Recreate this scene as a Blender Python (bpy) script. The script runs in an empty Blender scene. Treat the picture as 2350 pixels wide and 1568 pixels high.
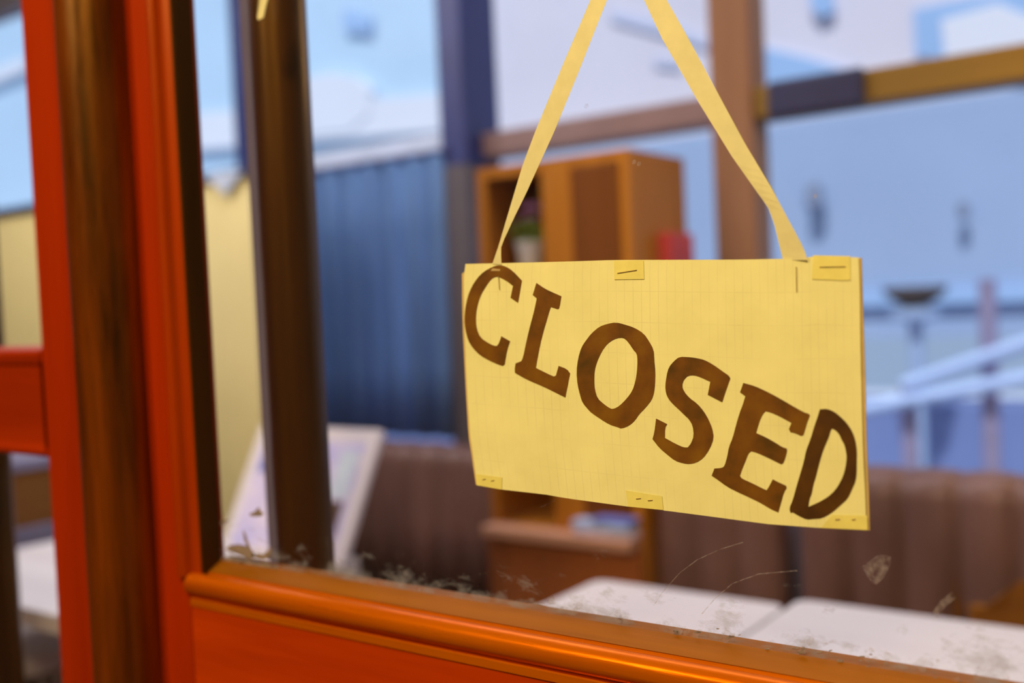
import bpy, bmesh, math, random
from mathutils import Vector, Matrix, noise
random.seed(7)
S = bpy.context.scene
COL = S.collection
V = Vector

# ------------------------------------------------------------------ camera
FPX = 2400.0                                   # focal length in pixels of the 2350 px wide frame
H = 1.15
CAM = V((0, -.5, H))
yaw, roll, pitch = math.radians(36), .045, math.atan(84 / FPX)
_F0 = V((-math.sin(yaw), math.cos(yaw), 0)); _R0 = V((math.cos(yaw), math.sin(yaw), 0)); _U0 = V((0, 0, 1))
CF = math.cos(pitch) * _F0 - math.sin(pitch) * _U0
_U1 = math.cos(pitch) * _U0 + math.sin(pitch) * _F0
CR = math.cos(roll) * _R0 - math.sin(roll) * _U1
CU = math.cos(roll) * _U1 + math.sin(roll) * _R0
cd = bpy.data.cameras.new('camera'); cam = bpy.data.objects.new('camera', cd); COL.objects.link(cam)
cd.sensor_width = 36; cd.lens = 36 * FPX / 2350; cd.clip_start = .02; cd.clip_end = 200
m = Matrix.Identity(4)
for i in range(3):
    m[i][0], m[i][1], m[i][2], m[i][3] = CR[i], CU[i], -CF[i], CAM[i]
cam.matrix_world = m
cd.dof.use_dof = True; cd.dof.focus_distance = .585; cd.dof.aperture_fstop = 3.2
S.camera = cam

# ------------------------------------------------------------------ view, world, sun, lamps, added back room fill
S.view_settings.view_transform = 'Standard'; S.view_settings.look = 'None'
S.view_settings.exposure = 0; S.view_settings.gamma = 1; S.view_settings.use_curve_mapping = False
w = bpy.data.worlds.new('world'); S.world = w; w.use_nodes = True
bg = w.node_tree.nodes['Background']; bg.inputs[0].default_value = (.50, .68, 1, 1); bg.inputs[1].default_value = .66

def lamp(name, kind, loc, energy, color, target=None, **kw):
    d = bpy.data.lights.new(name, kind); d.energy = energy; d.color = color
    for k, v in kw.items(): setattr(d, k, v)
    o = bpy.data.objects.new(name, d); COL.objects.link(o); o.location = loc
    if target is not None: o.rotation_euler = (V(target) - V(loc)).to_track_quat('-Z', 'Y').to_euler()
    return o
lamp('sun', 'SUN', (0, 0, 8), 3.4, (.92, .95, 1), (-.4, 2.4, 4.6), angle=.05)
WARM = (1, .74, .42)
lamp('shop_lamp', 'AREA', (-1.05, -1.25, 2.06), 13, WARM, (-.75, 0, 1.1), shape='DISK', size=.22)
lamp('shop_lamp', 'AREA', (-.02, -1.15, 2.24), 23, WARM, (-.1, 0, 1.0), shape='DISK', size=.24)
lamp('back_room_fill', 'AREA', (-1.3, .9, 2.42), 25, (.95, .90, 1), (-1.3, .9, 0), shape='RECTANGLE', size=2.4, size_y=.6)  # unseen ceiling fill, added to lift the dim back room
lamp('back_room_fill', 'AREA', (-2.9, .35, 2.42), 20, (1, .9, .86), (-2.8, .9, .6), shape='RECTANGLE', size=1.0, size_y=.5)  # second unseen fill, added to brighten the yellow board
lamp('warm_pendant_lamp', 'POINT', (-.10, 1.25, 1.70), 7, (1, .64, .14), shadow_soft_size=.06)

# ------------------------------------------------------------------ rays through the frame (design aid: pixel -> point on a real plane)
def ray(px, py): return CF + CR * ((px - 1175) / FPX) - CU * ((py - 784) / FPX)
def at(px, py, Y): d = ray(px, py); return CAM + d * ((Y - CAM.y) / d.y)
def atZ(px, py, Z): d = ray(px, py); return CAM + d * ((Z - CAM.z) / d.z)
def atX(px, py, X): d = ray(px, py); return CAM + d * ((X - CAM.x) / d.x)

# ------------------------------------------------------------------ materials
def nt(name):
    mt = bpy.data.materials.new(name); mt.use_nodes = True
    t = mt.node_tree; b = t.nodes['Principled BSDF']
    return mt, t, b
def node(t, kind, **kw):
    n = t.nodes.new(kind)
    for k, v in kw.items(): setattr(n, k, v)
    return n
def ramp(t, src, stops):
    r = node(t, 'ShaderNodeValToRGB'); el = r.color_ramp.elements
    while len(el) < len(stops): el.new(.5)
    for e, (p, c) in zip(el, stops): e.position = p; e.color = (*c, 1) if len(c) == 3 else c
    t.links.new(src, r.inputs[0]); return r
def coords(t, scale, kind='Object'):
    tc = node(t, 'ShaderNodeTexCoord'); mp = node(t, 'ShaderNodeMapping'); mp.inputs['Scale'].default_value = scale
    t.links.new(tc.outputs[kind], mp.inputs[0]); return mp.outputs[0]
def noise_fac(t, vec, scale, detail=4, rough=.6):
    n = node(t, 'ShaderNodeTexNoise'); n.inputs['Scale'].default_value = scale; n.inputs['Detail'].default_value = detail; n.inputs['Roughness'].default_value = rough
    t.links.new(vec, n.inputs['Vector']); return n.outputs['Fac']
def bump(t, b, src, strength, dist):
    bm = node(t, 'ShaderNodeBump'); bm.inputs['Strength'].default_value = strength; bm.inputs['Distance'].default_value = dist
    t.links.new(src, bm.inputs['Height']); t.links.new(bm.outputs[0], b.inputs['Normal'])
def plain(name, c, rough=.6, var=.12, scale=12, spec=.4, metal=0):
    mt, t, b = nt(name)
    f = noise_fac(t, coords(t, (1, 1, 1)), scale)
    r = ramp(t, f, [(.3, tuple(x * (1 - var) for x in c)), (.7, tuple(min(1, x * (1 + var)) for x in c))])
    t.links.new(r.outputs[0], b.inputs['Base Color'])
    b.inputs['Roughness'].default_value = rough; b.inputs['Specular IOR Level'].default_value = spec; b.inputs['Metallic'].default_value = metal
    return mt
def wood(name, dark, light, axis, rough=.35, scale=16, stretch=.06, stops=(.32, .68), coat=0, bmp=.15, tint=(1, .52, .08), trans=0, spec=.5, metal=0):
    mt, t, b = nt(name)
    sc = [1, 1, 1]; sc['XYZ'.index(axis)] = stretch
    vec = coords(t, sc)
    f = noise_fac(t, vec, scale, 6, .65)
    r = ramp(t, f, [(stops[0], dark), (stops[1], light)])
    t.links.new(r.outputs[0], b.inputs['Base Color'])
    f2 = noise_fac(t, vec, scale * 14, 3, .6)
    bump(t, b, f2, bmp, .0006)
    rr = node(t, 'ShaderNodeMapRange'); rr.inputs[3].default_value = rough - .08; rr.inputs[4].default_value = rough + .15
    t.links.new(f2, rr.inputs[0]); t.links.new(rr.outputs[0], b.inputs['Roughness'])
    b.inputs['Specular Tint'].default_value = (*tint, 1); b.inputs['Specular IOR Level'].default_value = spec; b.inputs['Metallic'].default_value = metal; b.inputs['Coat Weight'].default_value = coat; b.inputs['Coat Roughness'].default_value = .18
    if trans:
        tl = node(t, 'ShaderNodeBsdfTranslucent'); t.links.new(r.outputs[0], tl.inputs[0]); mx = node(t, 'ShaderNodeMixShader'); mx.inputs[0].default_value = trans
        t.links.new(b.outputs[0], mx.inputs[1]); t.links.new(tl.outputs[0], mx.inputs[2]); t.links.new(mx.outputs[0], t.nodes['Material Output'].inputs[0])
    return mt
M = {}
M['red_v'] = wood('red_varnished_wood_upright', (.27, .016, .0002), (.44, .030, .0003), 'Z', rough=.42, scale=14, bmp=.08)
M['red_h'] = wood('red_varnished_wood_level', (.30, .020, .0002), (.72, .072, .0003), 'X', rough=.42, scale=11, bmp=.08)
M['red_left'] = wood('red_varnished_wood_far_door', (.22, .013, .0002), (.42, .030, .0003), 'X', rough=.42, scale=12, bmp=.08)
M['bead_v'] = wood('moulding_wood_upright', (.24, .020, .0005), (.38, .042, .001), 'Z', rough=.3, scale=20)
M['bead_h'] = wood('moulding_wood_level', (.42, .06, .0005), (.70, .18, .001), 'X', rough=.27, scale=20, bmp=.35, spec=.12, metal=.35)  # gold of the lamp highlight partly put into the base colour
M['ledge'] = wood('worn_ledge_wood', (.12, .035, .002), (.40, .14, .003), 'X', spec=.2, rough=.5, scale=10)
M['pole'] = wood('worn_dark_pole_wood', (.012, .002, .0003), (.20, .040, .001), 'Z', rough=.28, scale=34, stretch=.08, stops=(.36, .70), coat=.12, bmp=.3, spec=1)
M['post'] = wood('dark_brown_post_wood', (.014, .004, .0005), (.07, .022, .001), 'Z', rough=.32, scale=18, bmp=.3)
M['rail4'] = plain('blue_grey_rail_paint', (.20, .22, .36), .4)
M['stop'] = wood('shaded_reveal_wood', (.010, .005, .001), (.05, .016, .002), 'Z', rough=.5, scale=20)  # dark paint of the reveal, with its shade put into the colour
M['mid'] = wood('orange_brown_cabinet_wood', (.28, .095, .008), (.50, .19, .018), 'Z', rough=.5, scale=8)
M['cabdoor'] = wood('dark_brown_cabinet_door_wood', (.10, .025, .004), (.17, .05, .01), 'Z', rough=.5, scale=8)
M['lowdoor'] = wood('lightened_lower_door_wood', (.24, .07, .02), (.36, .11, .03), 'Z', rough=.5, scale=8)  # door brown raised to make up for light missing low down
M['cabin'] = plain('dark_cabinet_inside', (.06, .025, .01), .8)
M['shelf'] = wood('light_shelf_wood', (.42, .22, .14), (.55, .3, .2), 'X', rough=.5)
M['brownwood'] = wood('brown_counter_wood', (.17, .07, .02), (.26, .12, .035), 'Y', rough=.5, scale=6)
M['yellow'] = plain('yellow_painted_board', (.84, .74, .34), .7, .05, 5)
M['navy'] = plain('dark_navy_paint', (.016, .020, .075), .5)
M['mull'] = plain('dark_blue_metal', (.018, .032, .15), .45)
M['barwood'] = wood('brown_window_bar_wood', (.20, .12, .03), (.30, .185, .045), 'X', rough=.5, scale=8)
M['postwood'] = wood('brown_window_post_wood', (.24, .12, .07), (.32, .17, .10), 'Z', rough=.5, scale=8)
M['greypost'] = plain('grey_brown_post_paint', (.085, .075, .09), .5)
M['barmauve'] = plain('purple_brown_bar_paint', (.24, .15, .14), .5)
M['palebar'] = plain('pale_blue_paint', (.55, .66, .82), .5)
M['curtain'] = wood('blue_curtain_cloth', (.10, .21, .42), (.24, .44, .74), 'Z', rough=.85, scale=9, stretch=.1, bmp=.05, tint=(1, 1, 1), trans=.55)
M['bench'] = wood('brown_bench_vinyl', (.12, .058, .05), (.23, .12, .10), 'Z', rough=.42, scale=6, stretch=.3, bmp=.05, tint=(1, 1, 1))
M['table'] = wood('white_table_laminate', (.62, .60, .63), (.74, .73, .76), 'X', rough=.45, scale=9, stretch=.03, bmp=.02, tint=(1, 1, 1))
M['steel'] = plain('brushed_steel', (.5, .5, .55), .25, .05, 20, metal=1)
M['black'] = plain('dark_metal', (.02, .02, .025), .4)
M['white'] = plain('white_plastic', (.74, .72, .76), .4, .04)
M['wall'] = plain('cream_plaster', (.55, .42, .25), .85, .06)
M['backwall'] = plain('dim_plaster', (.30, .28, .32), .85, .06)
M['floor'] = wood('dark_floor_boards', (.16, .10, .07), (.28, .19, .12), 'X', rough=.45, scale=5)
M['ceil'] = plain('ceiling_plaster', (.5, .46, .44), .9, .05)
M['greybase'] = plain('grey_blue_edge_strip', (.20, .20, .32), .5)
M['leaf'] = plain('green_leaf', (.28, .48, .09), .5, .3, 40)
M['petal'] = plain('purple_petal', (.55, .30, .85), .6, .3, 40)
M['pot'] = plain('white_pot', (.70, .82, 1), .4, .05)
M['redbox'] = plain('red_card', (.50, .045, .04), .6)
M['mag1'] = plain('pale_blue_cover', (.42, .55, .85), .4)
M['mag2'] = plain('pink_white_cover', (.66, .52, .62), .4)
M['mag3'] = plain('deep_blue_cover', (.14, .2, .6), .4)
M['chair'] = wood('orange_chair_wood', (.20, .075, .01), (.34, .14, .02), 'X', rough=.45, scale=8)
M['hook'] = plain('clear_white_plastic', (.7, .7, .7), .3)
# outside
M['f_cyan'] = plain('pale_cyan_render', (.55, .72, .86), .9, .06, 1.2)
M['f_lav'] = plain('pale_lavender_render', (.78, .72, .77), .9, .05, 1.2)
M['f_blue'] = plain('soft_blue_render', (.35, .46, .65), .9, .05, 1.0)
M['f_low'] = plain('deep_blue_plinth', (.165, .22, .43), .9, .06, 1.0)
M['f_white'] = plain('white_panel', (.84, .84, .88), .8, .03, 1)
M['f_azure'] = plain('azure_panel', (.36, .54, .80), .8, .05, 1)
M['f_haze'] = plain('faint_blue_panel', (.62, .64, .78), .8, .05, 1)
M['f_rail'] = plain('pale_blue_rail', (.46, .60, .88), .6, .03)
M['f_mauve'] = plain('mauve_post', (.30, .26, .38), .8)
M['f_dark'] = plain('slate_fitting', (.22, .26, .36), .7)
M['f_bowl'] = plain('brown_bowl', (.13, .095, .075), .8)
M['ground'] = plain('grey_paving', (.62, .65, .74), .9, .1, 3)

# paper with faint printed ruling that lies in the sheet's own UV
def paper():
    mt, t, b = nt('yellowed_ruled_paper')
    uv = node(t, 'ShaderNodeUVMap'); sx = node(t, 'ShaderNodeSeparateXYZ'); t.links.new(uv.outputs[0], sx.inputs[0])
    def lines(out, n, wd):
        a = node(t, 'ShaderNodeMath', operation='MULTIPLY'); a.inputs[1].default_value = n; t.links.new(out, a.inputs[0])
        f = node(t, 'ShaderNodeMath', operation='FRACT'); t.links.new(a.outputs[0], f.inputs[0])
        l = node(t, 'ShaderNodeMath', operation='LESS_THAN'); l.inputs[1].default_value = wd; t.links.new(f.outputs[0], l.inputs[0]); return l.outputs[0]
    lv, lh = lines(sx.outputs[0], 47, .09), lines(sx.outputs[1], 8, .022)
    mx = node(t, 'ShaderNodeMath', operation='MAXIMUM'); t.links.new(lv, mx.inputs[0]); t.links.new(lh, mx.inputs[1])
    fade = noise_fac(t, coords(t, (1, 1, 1)), 22, 2)
    mr = node(t, 'ShaderNodeMapRange'); mr.inputs[1].default_value = .38; mr.inputs[2].default_value = .66; mr.inputs[3].default_value = .02; mr.inputs[4].default_value = .20
    t.links.new(fade, mr.inputs[0])
    mu = node(t, 'ShaderNodeMath', operation='MULTIPLY'); t.links.new(mx.outputs[0], mu.inputs[0]); t.links.new(mr.outputs[0], mu.inputs[1])
    bl = noise_fac(t, coords(t, (1, 1, 1)), 30, 5)
    base = ramp(t, bl, [(.3, (.78, .76, .32)), (.7, (.87, .85, .37))])
    mix = node(t, 'ShaderNodeMix', data_type='RGBA'); t.links.new(mu.outputs[0], mix.inputs[0])
    t.links.new(base.outputs[0], mix.inputs[6]); mix.inputs[7].default_value = (.42, .36, .2, 1)
    t.links.new(mix.outputs[2], b.inputs['Base Color'])
    b.inputs['Roughness'].default_value = .8; b.inputs['Specular IOR Level'].default_value = .2
    return mt
M['paper'] = paper()
M['paper2'] = plain('brown_edged_paper', (.62, .46, .16), .85, .1, 60)
M['tape'] = plain('yellowed_tape', (.80, .74, .20), .45, .06, 90)
M['ribbon'] = plain('aged_cream_ribbon', (.72, .68, .33), .6, .06, 70)
M['staple'] = plain('rusty_staple', (.36, .26, .08), .5, .3, 300)
M['ink_dark'] = plain('dense_dark_brown_ink', (.075, .030, .002), .55, .3, 60, .25)
M['pencil'] = plain('tan_scuff', (.5, .36, .14), .8)
def ink():
    mt, t, b = nt('brown_marker_ink')
    f = noise_fac(t, coords(t, (1, 1, 1)), 42, 4)
    r = ramp(t, f, [(.25, (.050, .030, .002)), (.48, (.15, .058, .003)), (.75, (.22, .10, .003))])
    t.links.new(r.outputs[0], b.inputs['Base Color']); b.inputs['Roughness'].default_value = .55; b.inputs['Specular IOR Level'].default_value = .25
    return mt
M['ink'] = ink()

def glass(name, dust=0, ior=1.25, zlow=None):
    """Thin pane: clear with a Fresnel sheen, and a film of grey dust that gathers along its lower edge."""
    mt, t, b = nt(name); out = t.nodes['Material Output']; t.nodes.remove(b)
    tr = node(t, 'ShaderNodeBsdfTransparent'); tr.inputs[0].default_value = (.975, .98, .985, 1)
    gl = node(t, 'ShaderNodeBsdfGlossy'); gl.inputs['Roughness'].default_value = .02
    fr = node(t, 'ShaderNodeFresnel'); ge = node(t, 'ShaderNodeNewGeometry'); io = node(t, 'ShaderNodeMapRange'); io.inputs[3].default_value = ior; io.inputs[4].default_value = 1 / ior
    t.links.new(ge.outputs['Backfacing'], io.inputs[0]); t.links.new(io.outputs[0], fr.inputs[0])
    mx = node(t, 'ShaderNodeMixShader'); t.links.new(fr.outputs[0], mx.inputs[0]); t.links.new(tr.outputs[0], mx.inputs[1]); t.links.new(gl.outputs[0], mx.inputs[2])
    last = mx
    if dust:
        df = node(t, 'ShaderNodeBsdfDiffuse'); df.inputs[0].default_value = (.36, .39, .46, 1)
        n1 = noise_fac(t, coords(t, (1, 1, 2)), 38, 8, .68)
        tc = node(t, 'ShaderNodeTexCoord'); sp = node(t, 'ShaderNodeSeparateXYZ'); t.links.new(tc.outputs['Object'], sp.inputs[0])
        gr = node(t, 'ShaderNodeMapRange'); gr.inputs[1].default_value = zlow; gr.inputs[2].default_value = zlow + .045; gr.inputs[3].default_value = .16; gr.inputs[4].default_value = -.09
        t.links.new(sp.outputs[2], gr.inputs[0])
        ad = node(t, 'ShaderNodeMath', operation='ADD'); t.links.new(n1, ad.inputs[0]); t.links.new(gr.outputs[0], ad.inputs[1])
        ms = node(t, 'ShaderNodeMapRange'); ms.inputs[1].default_value = .61; ms.inputs[2].default_value = .72; ms.inputs[3].default_value = .006; ms.inputs[4].default_value = dust
        t.links.new(ad.outputs[0], ms.inputs[0])
        m2 = node(t, 'ShaderNodeMixShader'); t.links.new(ms.outputs[0], m2.inputs[0]); t.links.new(mx.outputs[0], m2.inputs[1]); t.links.new(df.outputs[0], m2.inputs[2]); last = m2
    t.links.new(last.outputs[0], out.inputs[0])
    return mt
M['win'] = glass('window_glass', ior=1.06)
def smear():
    mt, t, b = nt('grey_smear_on_glass'); out = t.nodes['Material Output']; t.nodes.remove(b)
    tr = node(t, 'ShaderNodeBsdfTransparent'); df = node(t, 'ShaderNodeBsdfDiffuse'); df.inputs[0].default_value = (.46, .42, .44, 1)
    f = noise_fac(t, coords(t, (1, 1, 1)), 320, 5, .7)
    mr = node(t, 'ShaderNodeMapRange'); mr.inputs[1].default_value = .38; mr.inputs[2].default_value = .68; mr.inputs[3].default_value = .0; mr.inputs[4].default_value = .26
    t.links.new(f, mr.inputs[0])
    mx = node(t, 'ShaderNodeMixShader'); t.links.new(mr.outputs[0], mx.inputs[0]); t.links.new(tr.outputs[0], mx.inputs[1]); t.links.new(df.outputs[0], mx.inputs[2]); t.links.new(mx.outputs[0], out.inputs[0])
    return mt
M['smear'] = smear()
M['residue'] = plain('brown_grey_paint_residue', (.26, .21, .17), .9, .3, 300)

# ------------------------------------------------------------------ mesh helpers
def link(name, me, mt, parent=None, smooth=False):
    o = bpy.data.objects.new(name, me); COL.objects.link(o)
    if mt: me.materials.append(M[mt] if isinstance(mt, str) else mt)
    if parent is not None:
        o.parent = parent; pw = parent
        off = V((0, 0, 0))
        while pw is not None: off += pw.location; pw = pw.parent
        me.transform(Matrix.Translation(-off))       # coordinates are given in the room's frame
    if smooth: me.polygons.foreach_set('use_smooth', [True] * len(me.polygons))
    return o
def from_bm(name, bm, mt, parent=None, smooth=False):
    bmesh.ops.recalc_face_normals(bm, faces=bm.faces)
    me = bpy.data.meshes.new(name); bm.to_mesh(me); bm.free()
    return link(name, me, mt, parent, smooth)
def empty(name, loc):
    o = bpy.data.objects.new(name, None); COL.objects.link(o); o.location = loc; o.empty_display_size = .05; return o
def tag(o, label=None, cat=None, group=None, kind=None):
    if label: o['label'] = label
    if cat: o['category'] = cat
    if group: o['group'] = group
    if kind: o['kind'] = kind
    return o
def add_box(bm, lo, hi, bev=0, seg=2):
    lo, hi = V(lo), V(hi)
    r = bmesh.ops.create_cube(bm, size=1)
    for v in r['verts']:
        v.co = V(((lo[i] + hi[i]) / 2 + v.co[i] * (hi[i] - lo[i]) for i in range(3)))
    if bev:
        es = list({e for v in r['verts'] for e in v.link_edges})
        bmesh.ops.bevel(bm, geom=es, offset=bev, segments=seg, affect='EDGES', profile=.5)
def box(name, lo, hi, mt, parent=None, bev=0, seg=2):
    bm = bmesh.new(); add_box(bm, lo, hi, bev, seg); return from_bm(name, bm, mt, parent, False)
def prism(name, pts, vec, mt, parent=None, smooth=False, bev=0):
    """closed outline of 3D points pushed along vec"""
    bm = bmesh.new(); vec = V(vec)
    a = [bm.verts.new(V(p)) for p in pts]; b = [bm.verts.new(V(p) + vec) for p in pts]
    n = len(a)
    bm.faces.new(a); bm.faces.new(b[::-1])
    for i in range(n): bm.faces.new((a[i], a[(i + 1) % n], b[(i + 1) % n], b[i]))
    bmesh.ops.triangulate(bm, faces=[f for f in bm.faces if len(f.verts) > 4])
    if bev: bmesh.ops.bevel(bm, geom=[e for e in bm.edges if e.calc_face_angle(0) > .5], offset=bev, segments=2, affect='EDGES')
    return from_bm(name, bm, mt, parent, smooth)
def add_tube(bm, path, rad, n=12):
    rings = []
    path = [V(p) for p in path]
    for i, p in enumerate(path):
        d = (path[min(i + 1, len(path) - 1)] - path[max(i - 1, 0)]).normalized()
        a = d.orthogonal().normalized() if abs(d.z) > .95 or i == 0 else (rings_a - d * rings_a.dot(d)).normalized()
        if abs(d.z) > .95: a = V((1, 0, 0)); a = (a - d * a.dot(d)).normalized()
        rings_a = a; b = d.cross(a)
        r = rad[i] if isinstance(rad, (list, tuple)) else rad
        rings.append([bm.verts.new(p + (a * math.cos(t) + b * math.sin(t)) * r) for t in (2 * math.pi * k / n for k in range(n))])
    for q in range(len(rings) - 1):
        for k in range(n): bm.faces.new((rings[q][k], rings[q][(k + 1) % n], rings[q + 1][(k + 1) % n], rings[q + 1][k]))
    bm.faces.new(rings[0][::-1]); bm.faces.new(rings[-1])
def tube(name, path, rad, mt, parent=None, n=16):
    bm = bmesh.new(); add_tube(bm, path, rad, n); o = from_bm(name, bm, mt, parent, True); sharp(o); return o
def sharp(o, ang=.7):
    me = o.data; bm = bmesh.new(); bm.from_mesh(me)
    for e in bm.edges: e.smooth = e.calc_face_angle(0) < ang
    bm.to_mesh(me); bm.free()
def lathe(name, c, prof, mt, parent=None, n=24):
    """prof: (radius, z) pairs from bottom to top around the vertical axis through c"""
    bm = bmesh.new(); c = V(c); rings = []
    for r, z in prof: rings.append([bm.verts.new(c + V((r * math.cos(t), r * math.sin(t), z))) for t in (2 * math.pi * k / n for k in range(n))])
    for q in range(len(rings) - 1):
        for k in range(n): bm.faces.new((rings[q][k], rings[q][(k + 1) % n], rings[q + 1][(k + 1) % n], rings[q + 1][k]))
    bm.faces.new(rings[0][::-1]); bm.faces.new(rings[-1])
    o = from_bm(name, bm, mt, parent, True); sharp(o); return o
def profile(name, pts2, axis, a, b, mt, parent=None, smooth=True):
    """2-D section swept straight along X (pts are y,z) or Z (pts are x,y)"""
    P = [(a, p[0], p[1]) if axis == 'X' else (p[0], p[1], a) for p in pts2]
    o = prism(name, P, (b - a, 0, 0) if axis == 'X' else (0, 0, b - a), mt, parent, smooth)
    if smooth: sharp(o, .6)
    return o
def arc(cx, cy, r, a0, a1, n=8):
    return [(cx + r * math.cos(math.radians(a0 + (a1 - a0) * i / n)), cy + r * math.sin(math.radians(a0 + (a1 - a0) * i / n))) for i in range(n + 1)]
def rect_hole(name, x0, x1, z0, z1, y0, y1, holes, mt):
    """wall along X with rectangular openings"""
    bm = bmesh.new()
    xs = sorted({x0, x1, *[h[0] for h in holes], *[h[1] for h in holes]})
    for a, b in zip(xs, xs[1:]):
        hs = sorted([(h[2], h[3]) for h in holes if h[0] <= a and h[1] >= b]); z = z0
        for p, q in hs:
            if p > z: add_box(bm, (a, y0, z), (b, y1, p))
            z = q
        if z < z1: add_box(bm, (a, y0, z), (b, y1, z1))
    return from_bm(name, bm, mt)

# ------------------------------------------------------------------ room shell
XL, XR, YF, YW, ZC = -4.7, 1.6, -2.3, 1.7, 2.5
def st(o, label=None): return tag(o, label, None, None, 'structure')
st(box('floor', (XL - .1, YF - .1, -.06), (XR + .1, YW + .1, 0), 'floor'))
st(box('ceiling', (XL - .1, YF - .1, ZC), (XR + .1, YW + .1, ZC + .08), 'ceil'))
st(box('wall_left', (XL - .1, YF, 0), (XL, YW, ZC), 'backwall'))
st(box('wall_right', (XR, YF, 0), (XR + .1, YW, ZC), 'backwall'))
st(box('wall_front', (XL - .1, YF - .1, 0), (XR + .1, YF, ZC), 'wall'))
DL, DR, DT = -1.50, .60, 2.02                    # door opening
st(rect_hole('wall_partition', XL, XR, 0, ZC, -.01, .09, [(DL, DR, 0, DT)], 'wall'), 'cream wall that holds the red wooden sliding doors')
SILL = .74
st(rect_hole('wall_back', XL - .1, XR + .1, 0, ZC, YW, YW + .08, [(XL + .3, XR - .3, SILL, 2.38)], 'backwall'), 'wall under the far window behind the bench')

# ------------------------------------------------------------------ far window: posts, bars, panes
win = st(empty('window_1', (-1.6, YW, SILL)), 'far window with a dark blue post, a brown post and brown cross bars')
zb0, zb1 = 1.532, 1.596
xa = at(1042, 150, 1.62).x; xb = at(1697, 200, 1.70).x
xc = at(566, 300, 1.62).x
o = tag(box('mullion', (xa - .042, 1.60, zb0 - .02), (xa + .042, YW + .05, 2.38), 'mull', win, .006), 'dark blue upper window post')
tag(box('mullion', (xa - .044, 1.598, SILL), (xa + .044, YW + .05, zb0 - .02), 'greypost', win, .004), 'grey-brown lower window post')
o = tag(box('mullion', (xb - .052, 1.655, SILL), (xb + .045, YW + .05, 2.38), 'postwood', win, .006), 'brown wooden window post')
box('mullion', (xc - .035, 1.60, SILL), (xc + .03, YW + .05, 2.38), 'mull', win, .006)
tag(box('transom', (xa + .042, 1.665, zb0), (xb - .052, YW + .05, zb1), 'barmauve', win, .006), 'purple-brown window bar')
tag(box('transom', (xb + .045, 1.665, zb0 - .004), (XR - .3, YW + .05, zb1), 'barwood', win, .006), 'brown to golden window bar on the right')
tag(box('transom', (XL + .3, 1.665, zb0 - .03), (xa - .042, YW + .05, zb1 + .02), 'palebar', win, .006), 'pale blue window bar on the left')
p0, p1 = at(1762, 225, 1.655), at(1985, 215, 1.655)
tag(box('bar_sleeve', (p0.x, 1.645, zb0 - .012), (p1.x, 1.664, zb1 + .004), 'navy', win, .01), 'dark navy sleeve on the window bar')
for a, b in ((XL + .3, xc - .035), (xc + .03, xa - .042), (xa + .042, xb - .052), (xb + .045, XR - .3)):
    for z0, z1 in ((SILL, zb0 - .03), (zb1 + .02, 2.38)):
        box('pane', (a, YW + .03, z0), (b, YW + .036, z1), 'win', win)

# ------------------------------------------------------------------ street outside
YO = 4.5
st(box('ground', (-16, YW + .08, -.3), (6, 12, -.06), 'ground'))
fac = empty('building', (-4, YO, -.06))
tag(fac, 'pale blue rendered building seen through the far window', 'building')
def fpoly(name, pts, y, mt, th=.05, parent=fac):
    P = [at(px, py, y) for px, py in pts]
    return prism(name, P, (0, th, 0), mt, parent)
zfl = at(2000, 250, YO).z
box('wall_panel', (-15, YO, 1.2), (at(1030, 200, YO).x, YO + .3, 6), 'f_cyan', fac)
tag(box('wall_panel', (at(1030, 200, YO).x, YO, zfl), (5, YO + .3, 6), 'f_lav', fac), 'pale lavender upper wall')
tag(box('wall_panel', (at(1030, 200, YO).x, YO, .92), (5, YO + .3, zfl), 'f_blue', fac), 'soft blue lower wall')
tag(box('plinth', (-15, YO - .06, -.06), (5, YO + .3, at(2200, 930, YO).z), 'f_low', fac), 'deep blue base of the wall')
zq = at(2150, 682, YO).z
box('ledge', (at(1900, 682, YO).x, YO - .05, zq - .03), (1.5, YO, zq + .03), 'f_azure', fac)
tag(fpoly('sign_panel', [(690, 180), (760, 168), (820, 178), (850, 205), (848, 260), (800, 300), (690, 312)], YO - .07, 'f_white', .06), 'white rounded wall panel')
fpoly('sign_panel', [(440, 262), (1010, 215), (1010, 300), (440, 345)], YO - .06, 'f_white', .05)
fpoly('sign_panel', [(-60, 175), (60, 130), (60, 160), (-60, 210)], YO - .06, 'f_white', .05)
tag(fpoly('panel', [(785, 20), (850, 40), (850, 75), (790, 70)], YO - .04, 'f_azure', .03), 'small azure patch')
tag(fpoly('panel', [(1750, 108), (1860, 135), (1970, 170), (1960, 195), (1750, 235)], YO - .03, 'f_azure', .028), 'azure wedge above the window bar')
tag(fpoly('panel', [(2095, 22), (2230, -6), (2420, -40), (2420, 150), (2100, 130)], YO - .03, 'f_azure', .028), 'azure frame at the upper right')
tag(fpoly('panel', [(2160, 45), (2290, 8), (2420, 60), (2420, 180), (2170, 150)], YO - .042, 'f_white', .011), 'white panel inside the azure frame')
tag(fpoly('panel', [(1858, -20), (1905, -20), (1912, 25), (1880, 38), (1858, 12)], YO - .05, 'f_azure', .04), 'small azure patch near the top')
for pts in ([(1400, 20), (1560, 60), (1640, 95), (1640, 115), (1400, 45)], [(1500, 130), (1560, 136), (1560, 158), (1500, 150)]):
    fpoly('panel', pts, YO - .02, 'f_haze', .015)
for q, (cx, cy, s) in enumerate(((1868, 452, 22), (2210, 482, 13))):
    c = at(cx, cy, YO - .08); r = s * .002
    o = lathe('wall_fitting', (c.x, c.y, c.z), [(r * .5, -r * 1.5), (r, -r), (r, r * .6), (r * .6, r * 1.5)], 'f_dark', fac, 12)
c = at(2100, 688, YO - .45)
pl = empty('planter', (c.x, c.y, c.z - .12)); tag(pl, 'brown bowl planter on a pale stand outside the far window', 'planter')
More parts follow.
